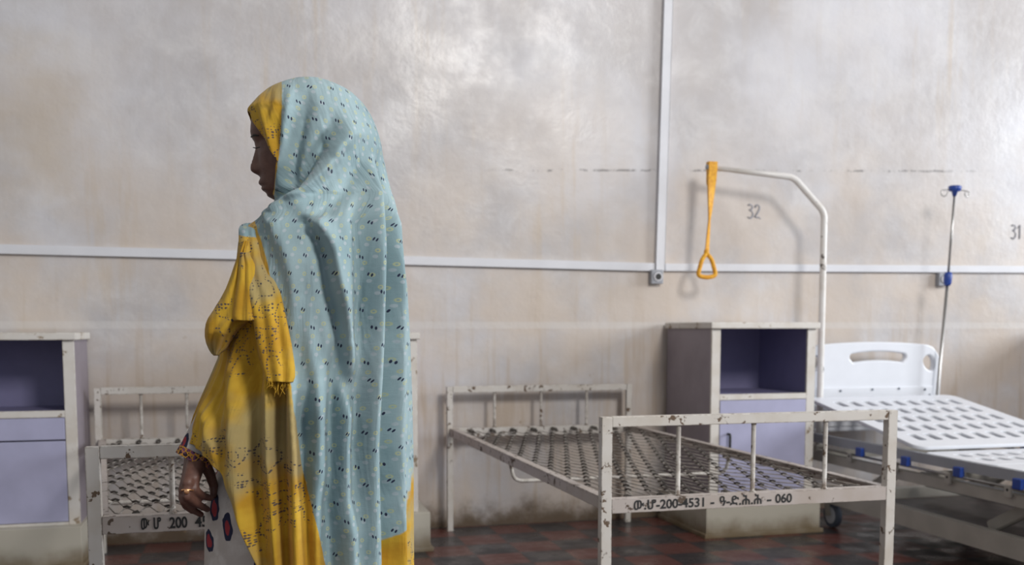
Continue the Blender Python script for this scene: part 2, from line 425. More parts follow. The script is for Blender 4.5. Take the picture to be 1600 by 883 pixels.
def iron_bed(label, group, hx, hy, hw, htop, fx, fy, fw, ftop, rail_h, rail_f, text, brace, seed):
    e = empty('iron_spring_bed', ((hx + fx + (hw + fw) / 2) / 2, (hy + fy) / 2, 0), label, 'bed', group)
    T = .032
    for (x, y, w, top, rz, foot) in ((hx, hy, hw, htop, rail_h, 0), (fx, fy, fw, ftop, rail_f, 1)):
        tt = T if foot else .028
        for xx in (x + tt / 2, x + w - tt / 2):
            MB().box(xx - tt / 2, xx + tt / 2, y, y + .028, 0, top - .001, .002).build('leg', M_bed, e)
        MB().box(x + tt + .0005, x + w - tt - .0005, y + .001, y + .027, top - .030, top, .002).build('top_rail', M_bed, e)
        MB().box(x + tt + .0005, x + w - tt - .0005, y, y + .004, rz - .042, rz + .0, .001).box(x + tt + .0005, x + w - tt - .0005, y + .004, y + .032, rz - .005, rz, .001).build('end_rail', M_bedrail if foot else M_bed, e)
        for i in (1, 2, 3):
            xx = x + w * i / 4
            MB().tube([(xx, y + .014, rz), (xx, y + .014, rz + .006), (xx, y + .014, top - .036), (xx, y + .014, top - .030)], [.011, .0068, .0068, .009], 10).build('upright', M_bed, e)
    for s in (0, 1):
        a = Vector((hx + .016 + (hw - .032) * s, hy, rail_h - .018)); c = Vector((fx + .016 + (fw - .032) * s, fy + .03, rail_f - .018))
        b = MB().beam(a, c, .005, .036); o = Vector((.013 if s == 0 else -.013, 0, .016)); b.beam(a + o, c + o, .030, .005)
        b.build('side_rail', M_bedrail, e)
    g = .03
    spring_net((hx + g, hy - .075, rail_h - .008), (hx + hw - g, hy - .075, rail_h - .008), (fx + g, fy + .10, rail_f - .008), (fx + fw - g, fy + .10, rail_f - .008), .022, 14, 20).build('spring_net', (M_net, M_wire), e)
    end_springs(e, (hx + .06, hy - .002, rail_h - .012), (hx + hw - .06, hy - .002, rail_h - .012), -.075, 8)
    end_springs(e, (fx + .06, fy + .034, rail_f - .012), (fx + fw - .06, fy + .034, rail_f - .012), .068, 8)
    for yb_, dz in brace:
        k_ = (hy - yb_) / (hy - fy); xl = hx + (fx - hx) * k_ + .018; xr = xl + hw + (fw - hw) * k_ - .036; rz = rail_h + (rail_f - rail_h) * k_
        MB().tube(fillet([(xl, yb_, rz - .02), (xl + .015, yb_, rz - dz), (xr - .015, yb_, rz - dz), (xr, yb_, rz - .02)], .035), .0075, 8).build('brace', M_bed, e)
    er = [c for c in e.children if c.name.startswith('end_rail')][-1]
    for body, p0, p1 in text:
        size = .037; x = at(p0, 790, fy).x; x1 = at(p1, 790, fy).x
        cu = bpy.data.curves.new('txt', 'FONT'); cu.body = body; cu.size = size; cu.extrude = .0003; cu.offset = .0010
        cu.align_y = 'CENTER'
        me = obj_to_mesh(cu, Matrix.Identity(4)); xs = [v.co.x for v in me.vertices]; k_ = (x1 - x) / (max(xs) - min(xs))
        me.transform(Matrix.Translation((x, fy - .0006, rail_f - .0225)) @ Matrix.Rotation(pi / 2, 4, 'X') @ Matrix.Diagonal((k_, 1, 1, 1)) @ Matrix.Translation((-min(xs), 0, 0)))
        link('stencilled_number', me, M_ink, er)
    return e
iron_bed('empty chipped white iron bed with bare spring net, standing in front of the cabinet', 'bare iron spring beds',
         .921, 4.68, .945, .702, .970, 2.66, .968, .729, .500, .492,
         [('\u12cd.\u1206-200-4531', 990, 1100), ('-', 1110, 1116), ('\u12d3-\u12f5.\u1215.\u1215', 1124, 1190), ('-', 1198, 1205), ('060', 1211, 1237)], [(3.66, .10)], 1)
iron_bed('bare white iron bed behind the woman, next to the left cabinet', 'bare iron spring beds',
         -.640, 4.60, .76, .725, -.372, 2.50, .765, .703, .500, .535,
         [('\u12cd', 219, 232), ('\u1206', 239, 251), ('200', 264, 292), ('45', 304, 324)], [(3.4, .10)], 2)

# ------------------------------------------------------------------ modern hospital bed
HB = empty('hospital_bed', (3.18, 3.4, 0), 'white plastic hospital bed with slotted deck and raised headboard at the right', 'bed')
BX0, BX1 = 2.75, 3.60
# headboard outline (local x, z) with grip holes
def hb():
    y = 4.60; L, R, zb = 2.762, 3.592, .45
    def arc(pts, n=6): return pts
    top = []
    n = 30
    for i in range(n + 1):
        t = i / n; x = L + (R - L) * t
        u = 2 * t - 1
        z_ = .900 - .026 * abs(u) ** 2.2 - (.085 * max(0, (abs(u) - .80) / .20) ** 2.2)
        top.append((x, z_))
    out = [(L + .012, zb)] + top + [(R - .012, zb)]
    cx = (L + R) / 2
    h1 = []
    for k in range(13):
        a = pi * k / 12 + pi / 2 * 0
    # long curved grip
    h1 = []
    for i in range(15):
        x = cx - .155 + .31 * i / 14 + .03; h1.append((x, .868 - .012 * abs(2 * i / 14 - 1) ** 2))
    r = .026
    for k in range(1, 8):
        a = pi / 2 - pi * k / 8; h1.append((cx + .185 + r * cos(a) * .9, .830 + r * sin(a)))
    for i in range(15):
        x = cx + .185 - .31 * i / 14; h1.append((x, .804 - .012 * abs(2 * i / 14 - 1) ** 2))
    for k in range(1, 8):
        a = -pi / 2 - pi * k / 8; h1.append((cx - .125 + r * cos(a) * .9, .830 + r * sin(a)))
    def oval(px_, pz, rx, rz, tilt):
        o = []
        for k in range(24):
            a = 2 * pi * k / 24; u = rx * cos(a) * (1 + .18 * sin(a)); v = rz * sin(a)
            o.append((px_ + u * cos(tilt) - v * sin(tilt), pz + u * sin(tilt) + v * cos(tilt)))
        return o
    h2 = oval(R - .072, .795, .040, .052, .45); h3 = oval(L + .072, .795, .040, .052, -.45)
    M = Matrix.Translation((0, y, 0)) @ Matrix.Rotation(pi / 2, 4, 'X')
    me = curve_mesh([out, h1, h2, h3], .010, .009, M)
    return link('headboard', me, M_abs, HB, True)
hbo = hb()
MB().box(2.80, 3.54, 4.572, 4.582, .47, .672, .004).build('lower_panel', M_abs, hbo)
for xx, zz in ((2.98, .655), (3.17, .66), (3.33, .662), (3.49, .655), (3.52, .625)):
    MB().tube([(xx, 4.573, zz), (xx, 4.568, zz)], .006, 10).build('screw', M_castor, hbo)
def deck(name, ya, za, yb_, zb_, x0, x1, rows, cols, th=.012, w=.043, fr=.68):
    """slotted plate from head end (ya,za) to foot end (yb_,zb_)"""
    L = sqrt((ya - yb_) ** 2 + (za - zb_) ** 2); Wd = x1 - x0
    out = rrect(Wd / 2, L / 2, Wd, L, .05, 5)
    holes = []
    mrg = .07
    pitch = (L - 2 * mrg) / rows
    for i in range(cols):
        cx = .055 + (Wd - .11) * (i + .5) / cols
        for j in range(rows):
            off = 0
            cy = mrg + pitch * (j + .5 + off)
            holes.append(rrect(cx, cy, w, pitch * fr, .011, 3))
    d = Vector((0, yb_ - ya, zb_ - za)).normalized(); xa = Vector((1, 0, 0)); nz = xa.cross(d)
    # local x->world x, local y-> d ; keep the frame right-handed
    M = Matrix(((1, d.x, nz.x, x0), (0, d.y, nz.y, ya), (0, d.z, nz.z, za), (0, 0, 0, 1)))
    me = curve_mesh([out] + holes, th / 2, .002, M)
    return link(name, me, M_abs, HB, True)
deck('back_section', 4.50, .622, 3.63, .470, BX0, BX1, 5, 9)
deck('seat_section', 3.62, .448, 3.22, .448, BX0 + .01, BX1 - .01, 2, 9)
deck('leg_section', 3.21, .448, 2.62, .448, BX0 + .01, BX1 - .01, 3, 9)
for s, xx in ((0, BX0 - .012), (1, BX1 + .012)):
    MB().beam((xx, 4.5, .437), (xx, 2.6, .437), .026, .024, bev=.009).build('deck_rail', M_cgrey, HB)
    MB().beam((xx + (.01 if s == 0 else -.01), 4.5, .345), (xx + (.01 if s == 0 else -.01), 2.6, .345), .03, .036, bev=.004).build('under_rail', M_cfr, HB)
    MB().beam((xx + .02 * (1 - 2 * s), 4.3, .165), (xx + .02 * (1 - 2 * s), 2.6, .165), .04, .070, bev=.005).build('base_rail', M_cfr, HB)
    MB().tube([(xx - .012 * (1 - 2 * s), 4.35, .392), (xx - .012 * (1 - 2 * s), 2.62, .392)], .0055, 8).build('guard_rod', M_chrome, HB)
    xo = xx - .018 * (1 - 2 * s)
    for yy in (4.0, 3.67, 3.34, 3.02):
        MB().box(xo - .012, xo + .012, yy - .022, yy + .022, .392, .432, .004).build('clamp', M_blue, HB)
    for yy in (4.08, 3.74, 3.40, 3.07):
        bb = MB().box(xo - .006, xo + .006, yy - .016, yy + .016, .355, .400, .003).build('bracket', M_cfr, HB)
        MB().tube([(xo - .0065, yy, .383), (xo + .0065, yy, .383)], .006, 8).build('hole_shade_disc', M_dark, bb)  # solid dark plug in place of the shade inside a hole
for yy in (4.42, 3.62, 2.75):
    MB().box(BX0 + .02, BX1 - .02, yy - .02, yy + .02, .33, .37, .003).build('cross_beam', M_cfr, HB)
for yy in (4.25, 2.75):
    MB().box(BX0 + .04, BX1 - .04, yy - .025, yy + .025, .14, .195, .004).build('base_beam', M_cfr, HB)
for xx in (BX0 + .10, BX1 - .10):
    MB().beam((xx, 3.90, .33), (xx, 4.15, .19), .035, .05, bev=.004).build('lift_arm', M_cfr, HB)
    MB().beam((xx, 3.05, .33), (xx, 3.30, .19), .035, .05, bev=.004).build('lift_arm', M_cfr, HB)
M_pan = plain('brown_film_covered_tray', (.045, .034, .03), .45, 0, .5, 14)
MB().box(2.80, 3.55, 2.9, 4.15, .142, .155, .003).build('base_tray', M_pan, HB)
MB().tube([(3.17, 4.1, .25), (3.17, 3.1, .25)], [.035, .03], 14).build('actuator', M_cgrey, HB)
for xx in (BX0 + .03, BX1 - .03):
    for yy in (4.30, 2.72):
        wb = MB().tube([(xx - .014, yy, .062), (xx + .014, yy, .062)], .060, 24).build('castor', M_castor, HB)
        MB().tube([(xx - .016, yy, .062), (xx + .016, yy, .062)], .042, 20).build('castor_hub', M_abs, wb)
        MB().beam((xx - .025, yy, .06), (xx - .025, yy + .02, .14), .006, .04).beam((xx + .025, yy, .06), (xx + .025, yy + .02, .14), .006, .04).box(xx - .028, xx + .028, yy - .02, yy + .03, .118, .135, .003).build('castor_fork', M_cfr, wb)

# lifting pole
TP = empty('lifting_pole', (2.87, 4.56, 0), 'white bent overhead lifting pole at the head of the hospital bed', 'pole')
pts = [at(1110, 262, 4.60), at(1240, 277, 4.57), at(1288, 332, 4.55), at(1281, 630, 4.52)]
pts.append(Vector((pts[-1].x, 4.52, .36)))
fp = fillet(pts, .035, 6)
MB().tube(fp, [.0105 + .006 * min(1, (p_ - fp[0]).length / .42) for p_ in fp], 14).build('bent_tube', M_pole, TP)
q = pts[0]
MB().tube([q + Vector((-.022, 0, .003)), q + Vector((.004, 0, 0))], .012, 12).build('end_cap', M_cgrey, TP)
MB().box(pts[-1].x - .03, pts[-1].x + .03, 4.50, 4.545, .345, .385, .004).build('clamp', M_cfr, TP)
# yellow strap and grip
YS = empty('grab_strap', at(1104, 436, 4.60), 'yellow webbing strap with triangular grip hanging from the lifting pole', 'strap')
def strapw(pyv): return interp(pyv, [254, 275, 330, 380, 394], [.023, .022, .018, .013, .013])
bm = bmesh.new(); rows = []
for i in range(50):
    pyv = 253 + (394 - 253) * i / 49; cpx = interp(pyv, [253, 270, 330, 394], [1112.5, 1112, 1109, 1104.5])
    c = at(cpx, pyv, 4.60); w = strapw(pyv); tw = interp(pyv, [254, 280, 345, 394], [0, 0, .9, .3]); tw2 = interp(pyv, [253, 262, 275, 394], [.017, .017, .014, .004])
    ca, sa = cos(tw), sin(tw)
    def V(x, y_): return bm.verts.new(c + Vector((x * ca, x * sa + y_, 0)))
    rows.append([V(-w, -tw2), V(w, -tw2), V(w, tw2 if pyv < 290 else .004), V(-w, tw2 if pyv < 290 else .004)])
for a, b_ in zip(rows, rows[1:]):
    for kk in range(4): bm.faces.new((a[kk], a[(kk + 1) % 4], b_[(kk + 1) % 4], b_[kk]))
bm.faces.new(rows[0][::-1]); bm.faces.new(rows[-1])
me = bpy.data.meshes.new('webbing'); bmesh.ops.recalc_face_normals(bm, faces=bm.faces[:]); bm.to_mesh(me); bm.free(); link('webbing', me, M_strap, YS)
tri = [at(1104, 396, 4.6), at(1112, 405, 4.6), at(1119, 431, 4.6), at(1104.5, 434, 4.6), at(1090, 431, 4.6), at(1097, 405, 4.6), at(1104, 396, 4.6)]
MB().tube(fillet(tri, .02, 5), .0110, 10).build('grip', M_strap, YS)
MB().ellipsoid(at(1104, 394, 4.6), (.014, .012, .02)).build('grip_collar', M_strap, YS, True)

# drip stand
IV = empty('drip_stand', at(1464, 640, 4.53), 'thin steel drip stand with blue joint and hooks leaning at the headboard corner', 'drip stand')
a0 = at(1462, 640, 4.53); a1 = at(1481, 436, 4.53); a2 = at(1492, 296, 4.53)
MB().tube([Vector((a0.x - .005, 4.53, .34)), a0, a1], .0085, 12).build('lower_pole', M_chrome, IV)
MB().tube([a1, a2], .0062, 12).build('upper_pole', M_chrome, IV)
dn = (a2 - a1).normalized()
MB().tube([a1 - dn * .035, a1 - dn * .02, a1 + dn * .02, a1 + dn * .035], [.014, .020, .022, .017], 14).build('joint', M_blue, IV)
hd = MB().tube([a2 - dn * .035, a2 - dn * .012, a2 - dn * .008, a2 + dn * .014, a2 + dn * .018], [.009, .015, .030, .034, .028], 14).build('hook_head', M_blue, IV)
for s in (-1, 1):
    pp = [a2 + Vector((s * .02, 0, -.002)), a2 + Vector((s * .055, 0, -.004))]
    for kk in range(1, 11):
        an = pi / 2 - kk * radians(300) / 10
        pp.append(a2 + Vector((s * (.070 + .017 * cos(an) * 1), -.012 * kk / 10, -.022 + .017 * sin(an))))
    MB().tube(pp, .0028, 8).build('hook', M_chrome, IV)
MB().box(a0.x - .035, a0.x + .02, 4.515, 4.56, .41, .445, .004).build('mount', M_cfr, IV)

# ------------------------------------------------------------------ the woman
PER = empty('person', (.15, 2.1, 0), 'person in a pale blue patterned veil with yellow border, standing and looking down', 'person')
PY_ = 2.1
# --- skin
k = NT('dark_brown_skin', 0.48, 0.4); p = k.pos()
k.color(k.mix(k.ramp(k.noise(p, 40, 4), 0.35, 0.7), (0.11, 0.050, 0.037), (0.155, 0.076, 0.056)))
k.b.inputs['Subsurface Weight'].default_value = 0.06; k.b.inputs['Subsurface Radius'].default_value = (.008, .003, .002)
k.bump(k.noise(p, 260, 2), 0.2, 0.0006); M_skin = k.m
body = MB()
def w2(px, py, Y=PY_): return at(px, py, Y)
# head rings
hy_ = [126, 140, 160, 180, 195, 205, 213, 220, 230, 245, 262, 275, 288, 297, 305, 311, 318]
hf = [470, 425, 402, 392, 390.5, 390, 392, 396.5, 401, 402, 404, 406, 408, 412, 419, 427, 440]       # face front without nose and lips
hbk = [490, 530, 550, 560, 565, 566, 566, 566, 565, 562, 556, 548, 540, 530, 520, 512, 505]
hwd = [.012, .045, .062, .071, .074, .075, .075, .074, .073, .071, .068, .063, .056, .051, .043, .034, .020]
NZ = [(222, 1), (230, 2.5), (240, 5.5), (250, 9), (258, 12.5), (263, 13.5), (267, 12.5), (270, 9), (273, 2), (276, 0)]
LP_ = [(277, 0), (281, 2.5), (285, 4.5), (288, 3.5), (289.5, -4), (291, 0), (293.5, 3.6), (297, 2.2), (300, -1), (306, 3), (311, 0)]
bmh = body.bm; nseg = 96; rings = []; FYAW = radians(8)
for i in range(110):
    py = 126 + (318 - 126) * i / 109
    f_ = w2(interp(py, hy_, hf), py); bk = w2(interp(py, hy_, hbk), py); hw = interp(py, hy_, hwd)
    cx = (f_.x + bk.x) / 2; a = (bk.x - f_.x) / 2
    nz = interp(py, [q_[0] for q_ in NZ], [q_[1] for q_ in NZ]) * .00134 if 222 <= py <= 276 else 0
    lp = interp(py, [q_[0] for q_ in LP_], [q_[1] for q_ in LP_]) * .00134 if 277 <= py <= 311 else 0
    nw = interp(py, [225, 255, 264, 272], [.007, .010, .015, .014])
    ring = []
    for s in range(nseg):
        th = 2 * pi * s / nseg; c_, s_ = cos(th), sin(th)
        x = -a * (abs(c_) ** .92) * (1 if c_ > 0 else -1); y = hw * (abs(s_) ** .85) * (1 if s_ > 0 else -1)
        if c_ > 0:
            x -= nz * exp(-(y / nw) ** 2) + lp * exp(-(y / .019) ** 2)
            for ey in (-.031, .031):   # eye sockets with lid bulge
                x += .006 * exp(-((y - ey) / .014) ** 2 - ((py - 225) / 9) ** 2) - .0035 * exp(-((y - ey) / .010) ** 2 - ((py - 228) / 4.5) ** 2)
            x -= .004 * exp(-((abs(y) - .040) / .018) ** 2 - ((py - 250) / 14) ** 2)
        xr = x * cos(FYAW) + y * sin(FYAW) * .0; yr = y + (x) * -tan(FYAW) * .6
        ring.append(bmh.verts.new(Vector((cx + xr, PY_ + yr, f_.z))))
    rings.append(ring)
for a_, b_ in zip(rings, rings[1:]):
    for s in range(nseg): bmh.faces.new((a_[s], b_[s], b_[(s + 1) % nseg], a_[(s + 1) % nseg]))
bmh.faces.new(rings[0]); bmh.faces.new(rings[-1][::-1])
C = body.capsule
neck0 = Vector((.17, 2.10, 1.14)); C(neck0, (.15, 2.10, 1.28), .055, .052, 20)
body.ellipsoid((.16, 2.11, 1.08), (.10, .155, .11)); body.ellipsoid((.15, 2.11, .95), (.095, .135, .14))
body.ellipsoid((.15, 2.11, .80), (.105, .150, .12)); C((.13, 2.0, 1.11), (.17, 2.24, 1.11), .050, .050)
# left arm (near the camera)
sh = Vector((.12, 2.0, 1.10)); el = at(374, 585, 2.06); wr = at(308, 704, 2.045)
C(sh, el, .045, .034); C(el, wr, .036, .021)
# right arm, folded forward under the veil
C((.17, 2.25, 1.11), (.09, 2.27, .88), .045, .034); C((.09, 2.27, .88), (.01, 2.16, .93), .035, .022)
body.ellipsoid((-.005, 2.14, .94), (.035, .018, .028))
# legs and feet
for sy in (-1, 1):
    C((.15, 2.11 + sy * .075, .76), (.145, 2.11 + sy * .085, .42), .078, .050); C((.145, 2.11 + sy * .085, .42), (.16, 2.11 + sy * .085, .075), .050, .032)
    C((.17, 2.11 + sy * .09, .045), (.02, 2.11 + sy * .10, .028), .033, .024); C((.02, 2.11 + sy * .10, .028), (-.03, 2.11 + sy * .10, .022), .024, .018)
# hand
hY = -.065
def hp(px, py, Y): return at(px, py, Y + hY)
K = [hp(304, 748, 2.045), hp(294, 755, 2.035), hp(288, 766, 2.045), hp(287, 777, 2.062)]
wr2 = hp(308, 707, 2.095)
C(wr, wr2, .021, .019)
for kk, (K_, r_) in enumerate(zip(K, (.0115, .0120, .0115, .0105))): C(wr2 + Vector((.006 - .004 * kk, .003 * kk - .004, 0)), K_, .0165, r_)
C(hp(309, 725, 2.075), hp(300, 750, 2.06), .017, .013)
F = [[K[0], hp(304, 765, 2.035), hp(316, 775, 2.05), hp(329, 778.5, 2.065)],
     [K[1], hp(293, 776, 2.028), hp(307, 787, 2.045), hp(324, 796, 2.07)],
     [K[2], hp(287.5, 784, 2.040), hp(300, 796, 2.062), hp(314, 804, 2.085)],
     [K[3], hp(290, 790, 2.066), hp(300, 798, 2.09), hp(310, 800, 2.11)]]
R_ = [(.0098, .0088, .0078, .0062), (.0100, .0090, .0078, .0062), (.0096, .0086, .0074, .0060), (.0086, .0076, .0066, .0054)]
for fn, rr in zip(F, R_):
    for i in range(3): C(fn[i], fn[i + 1], rr[i], rr[i + 1], 12)
TH = [hp(318, 722, 2.085), hp(328, 741, 2.095), hp(334, 760, 2.10), hp(333.5, 774, 2.095)]
for i, (ra, rb) in enumerate(((.0125, .0105), (.0105, .0088), (.0088, .0072))): C(TH[i], TH[i + 1], ra, rb, 12)
me = bpy.data.meshes.new('raw'); bmesh.ops.recalc_face_normals(body.bm, faces=body.bm.faces[:]); body.bm.to_mesh(me); body.bm.free()
raw = bpy.data.objects.new('raw', me); COL.objects.link(raw)
m = raw.modifiers.new('r', 'REMESH'); m.mode = 'VOXEL'; m.voxel_size = .0024; m.use_smooth_shade = True
sm = raw.modifiers.new('s', 'SMOOTH'); sm.factor = .5; sm.iterations = 2
dg = bpy.context.evaluated_depsgraph_get(); dg.update()
bme = bpy.data.meshes.new_from_object(raw.evaluated_get(dg)); bpy.data.objects.remove(raw)
body_o = link('body', bme, M_skin, PER, True)
# brow and lashes
def faceY(xw, side): return PY_ + side
MB().tube([at(392.5, 214, 2.072), at(397, 211, 2.055), at(404, 212, 2.043)], [.0015, .0022, .0012], 8).build('eyebrow', M_hair, PER)
MB().tube([at(395.5, 230.5, 2.070), at(400, 231.5, 2.058), at(406, 230, 2.048)], [.0008, .0013, .0008], 8).build('eyelashes', M_hair, PER)
# ring
rc = F[1][0].lerp(F[1][1], .55); rd = (F[1][1] - F[1][0]).normalized()
bb = MB(); xx = rd.orthogonal().normalized(); yy = rd.cross(xx)
bb.tube([rc + (xx * cos(2 * pi * i / 24) + yy * sin(2 * pi * i / 24)) * .0110 for i in range(25)], .0016, 8)
bb.ellipsoid(rc + Vector((-.001, -.0115, .0)), (.0052, .0025, .0052)); bb.build('ring', M_gold, PER, True)

# --- fabric patterns
def dots_border(k, uv, base):
    """dotted paisley outlines printed in blue-black on the yellow border"""
    v = k.n('ShaderNodeTexVoronoi'); v.feature = 'F1'; k.put(v.inputs['Vector'], uv); v.inputs['Scale'].default_value = 180
    v.inputs['Randomness'].default_value = .35
    dot = k.ramp(v.outputs['Distance'], .35, .45, 1, 0)
    n1 = k.noise(uv, 26, 1, .4); n2 = k.noise(k.vmath('ADD', uv, (3.1, 1.7, 0)), 8, 1)
    band = k.ramp(k.math('PINGPONG', k.math('MULTIPLY', n1, 1.0), .085), .020, .030, 1, 0)
    patch = k.ramp(n2, .54, .57)
    return k.mix(k.math('MULTIPLY', k.math('MULTIPLY', dot, band), k.math('MULTIPLY', patch, .85)), base, (.05, .05, .075))
def yellow_base(k, uv):
    n1 = k.noise(uv, 9, 4, .6); n2 = k.noise(k.vmath('ADD', uv, (7, 2, 0)), 6, 3)
    c = k.mix(k.ramp(n1, .35, .65), (.50, .27, .022), (.64, .40, .04))
    return k.mix(k.ramp(n2, .50, .64, 0, .8), c, (.40, .335, .17))
def shawl_mat(name, yellow_only=False):
    k = NT(name, 0.85, 0.2)
    uv = k.n('ShaderNodeUVMap').outputs[0]; s_ = k.sep(uv)
    yb = dots_border(k, uv, yellow_base(k, uv))
    at_ = k.n('ShaderNodeAttribute'); at_.attribute_name = 'border'; bd = at_.outputs['Fac']
    # blue field
    base = k.mix(k.ramp(k.noise(uv, 5, 3), .35, .65), (.245, .355, .385), (.35, .47, .50))
    P = .0335
    U = k.math('DIVIDE', s_[0], P); V = k.math('DIVIDE', s_[1], P)
    def cell(U, V, ou, ov):
        V2 = k.math('ADD', V, ov); row = k.math('FLOOR', V2)
        U2 = k.math('ADD', k.math('ADD', U, ou), k.math('MULTIPLY', row, .38))
        fu = k.math('SUBTRACT', k.math('FRACT', U2), .5); fv = k.math('SUBTRACT', k.math('FRACT', V2), .5)
        col = k.math('FLOOR', U2)
        return fu, fv, col, row
    def ell(fu, fv, cu, cv, ru, rv, sh=0.0):
        x = k.math('DIVIDE', k.math('SUBTRACT', k.math('ADD', fu, k.math('MULTIPLY', fv, sh)), cu), ru)
        y = k.math('DIVIDE', k.math('SUBTRACT', fv, cv), rv)
        return k.math('SQRT', k.math('ADD', k.math('MULTIPLY', x, x), k.math('MULTIPLY', y, y)))
    fu, fv, col, row = cell(U, V, .13, .21)
    wn = k.n('ShaderNodeTexWhiteNoise'); wn.noise_dimensions = '2D'; k.put(wn.inputs[0], k.comb(col, row)); rnd = wn.outputs[0]
    fu = k.math('ADD', fu, k.math('MULTIPLY', k.math('SUBTRACT', rnd, .5), .18))
    sh = k.math('MULTIPLY', k.math('SUBTRACT', rnd, .3), -.55)
    fus = k.math('ADD', fu, k.math('MULTIPLY', fv, sh))
    d1 = ell(fus, fv, -.058, .03, .036, .105); d2 = ell(fus, fv, .058, -.03, .036, .105)
    dash = k.ramp(k.math('MINIMUM', d1, d2), .8, 1.1, 1, 0)
    g1, g2, _, _ = cell(k.math('MULTIPLY', U, 1.45), k.math('MULTIPLY', V, 1.45), .6, .71)
    rr = ell(g1, g2, 0, 0, .125, .165)
    ringm = k.ramp(k.math('ABSOLUTE', k.math('SUBTRACT', rr, .75)), .1, .5, .6, 0)
    h1, h2, _, _ = cell(k.math('MULTIPLY', U, 1.45), k.math('MULTIPLY', V, 1.45), .1, .2)
    wht = k.ramp(ell(h1, h2, 0, 0, .13, .16), .7, 1.2, .30, 0)
    c = k.mix(ringm, base, (.56, .56, .26)); c = k.mix(wht, c, (.68, .67, .72)); c = k.mix(dash, c, (.030, .038, .075))
    edge = k.ramp(k.math('ADD', bd, k.math('MULTIPLY', k.math('SUBTRACT', k.noise(uv, 60, 2), .5), .004)), -.0015, .0015)
    k.color(yb if yellow_only else k.mix(edge, c, yb))
    wv = k.math('ADD', k.noise(k.vmath('MULTIPLY', uv, (1.0, .12, 1)), 900, 1), k.noise(k.vmath('MULTIPLY', uv, (.12, 1.0, 1)), 900, 1))
    k.bump(k.math('ADD', k.math('ADD', k.math('MULTIPLY', wv, .07), k.math('MULTIPLY', k.noise(uv, 24, 3), .6)), k.math('MULTIPLY', k.noise(k.vmath('MULTIPLY', uv, (26, 4, 1)), 1.0, 3, .6, .6), 2.4)), .55, .006)
    k.b.inputs['Sheen Weight'].default_value = .15
    # thin cotton lets a little light through
    tr = k.n('ShaderNodeBsdfTranslucent'); mx = k.n('ShaderNodeMixShader'); mx.inputs[0].default_value = .12
    out = k.t.nodes['Material Output']
    src = k.b.inputs['Base Color'].links[0].from_socket; k.t.links.new(src, tr.inputs[0])
    k.t.links.new(k.b.outputs[0], mx.inputs[1]); k.t.links.new(tr.outputs[0], mx.inputs[2]); k.t.links.new(mx.outputs[0], out.inputs[0])
    return k.m
M_shawl = shawl_mat('blue_cotton_with_yellow_border'); M_yel = shawl_mat('yellow_border_cotton', True)
k = NT('paisley_dress_cotton', 0.85, 0.2); p = k.pos()
v = k.n('ShaderNodeTexVoronoi'); v.feature = 'F1'; v.inputs['Scale'].default_value = 16; v.inputs['Randomness'].default_value = .7
pd = k.vmath('ADD', k.vmath('MULTIPLY', p, (1.3, 1.0, .7)), k.vmath('MULTIPLY', k.n('ShaderNodeTexNoise').outputs[1], (.0, .0, .0)))
k.put(v.inputs['Vector'], pd); D = v.outputs['Distance']
D = k.math('ADD', D, k.math('MULTIPLY', k.math('SUBTRACT', k.noise(p, 20, 2), .5), .55))
c = k.mix(k.ramp(k.noise(p, 25, 3), .4, .7), (.46, .42, .39), (.58, .55, .52))
c = k.mix(k.ramp(D, .34, .36, 1, 0), c, (.025, .028, .06)); c = k.mix(k.ramp(D, .24, .255, 1, 0), c, (.30, .04, .05))
c = k.mix(k.ramp(D, .13, .14, 1, 0), c, (.04, .045, .09)); c = k.mix(k.ramp(D, .06, .07, 1, 0), c, (.50, .24, .05))
k.color(c); k.bump(k.noise(p, 60, 3), .3, .003); M_dress = k.m

# --- veil
PXM = .00135
sL = ([121.5, 125, 129, 134, 140, 154, 165, 171, 178, 200, 235, 262, 300, 311, 322, 345, 360, 380, 420, 470, 520, 560, 600, 650, 685, 720, 900, 1300],
      [469, 455, 442, 429, 417, 401, 391, 386, 387.5, 392, 395, 400, 421, 430, 424, 400, 378, 372, 368, 356, 348, 344, 327, 305, 295, 293, 293, 293])
sR = ([121.5, 125, 130, 140, 150, 170, 190, 215, 250, 300, 350, 400, 450, 520, 600, 700, 883, 1300],
      [471, 503, 518, 540, 554, 572, 583, 592, 600, 611, 621, 629, 634, 637, 639, 641, 642, 642])
bD = ([121.5, 125, 130, 140, 160, 200, 260, 300, 322, 345, 370, 420, 520, 600, 700, 883, 1300],
      [.001, .028, .042, .062, .082, .097, .100, .102, .125, .155, .180, .195, .20, .20, .20, .205, .21])
eX = ([172, 195, 215, 235, 262, 285, 300, 311], [388, 395, 407, 421, 438, 435, 432, 430])
def smooth_table(T, sig):
    ys = np.arange(100, 1301, 1.0); v = np.interp(ys, T[0], T[1]); kx = np.arange(-40, 41); kk = np.exp(-(kx / sig) ** 2 / 2); kk /= kk.sum()
    vp = np.pad(v, 40, mode='edge'); sm_ = np.convolve(vp, kk, mode='valid')
    w = np.clip((ys - 128) / 30, 0, 1); o = v * (1 - w) + sm_ * w
    return (ys, o)
bD = smooth_table(bD, 14); sR = smooth_table(sR, 7); sL = smooth_table(sL, 1.5)
def hemx(py): return interp(py, [670, 685, 700, 715, 740, 785, 830, 883, 960, 1100], [290, 294, 308, 324, 345, 367, 384, 401, 426, 470])
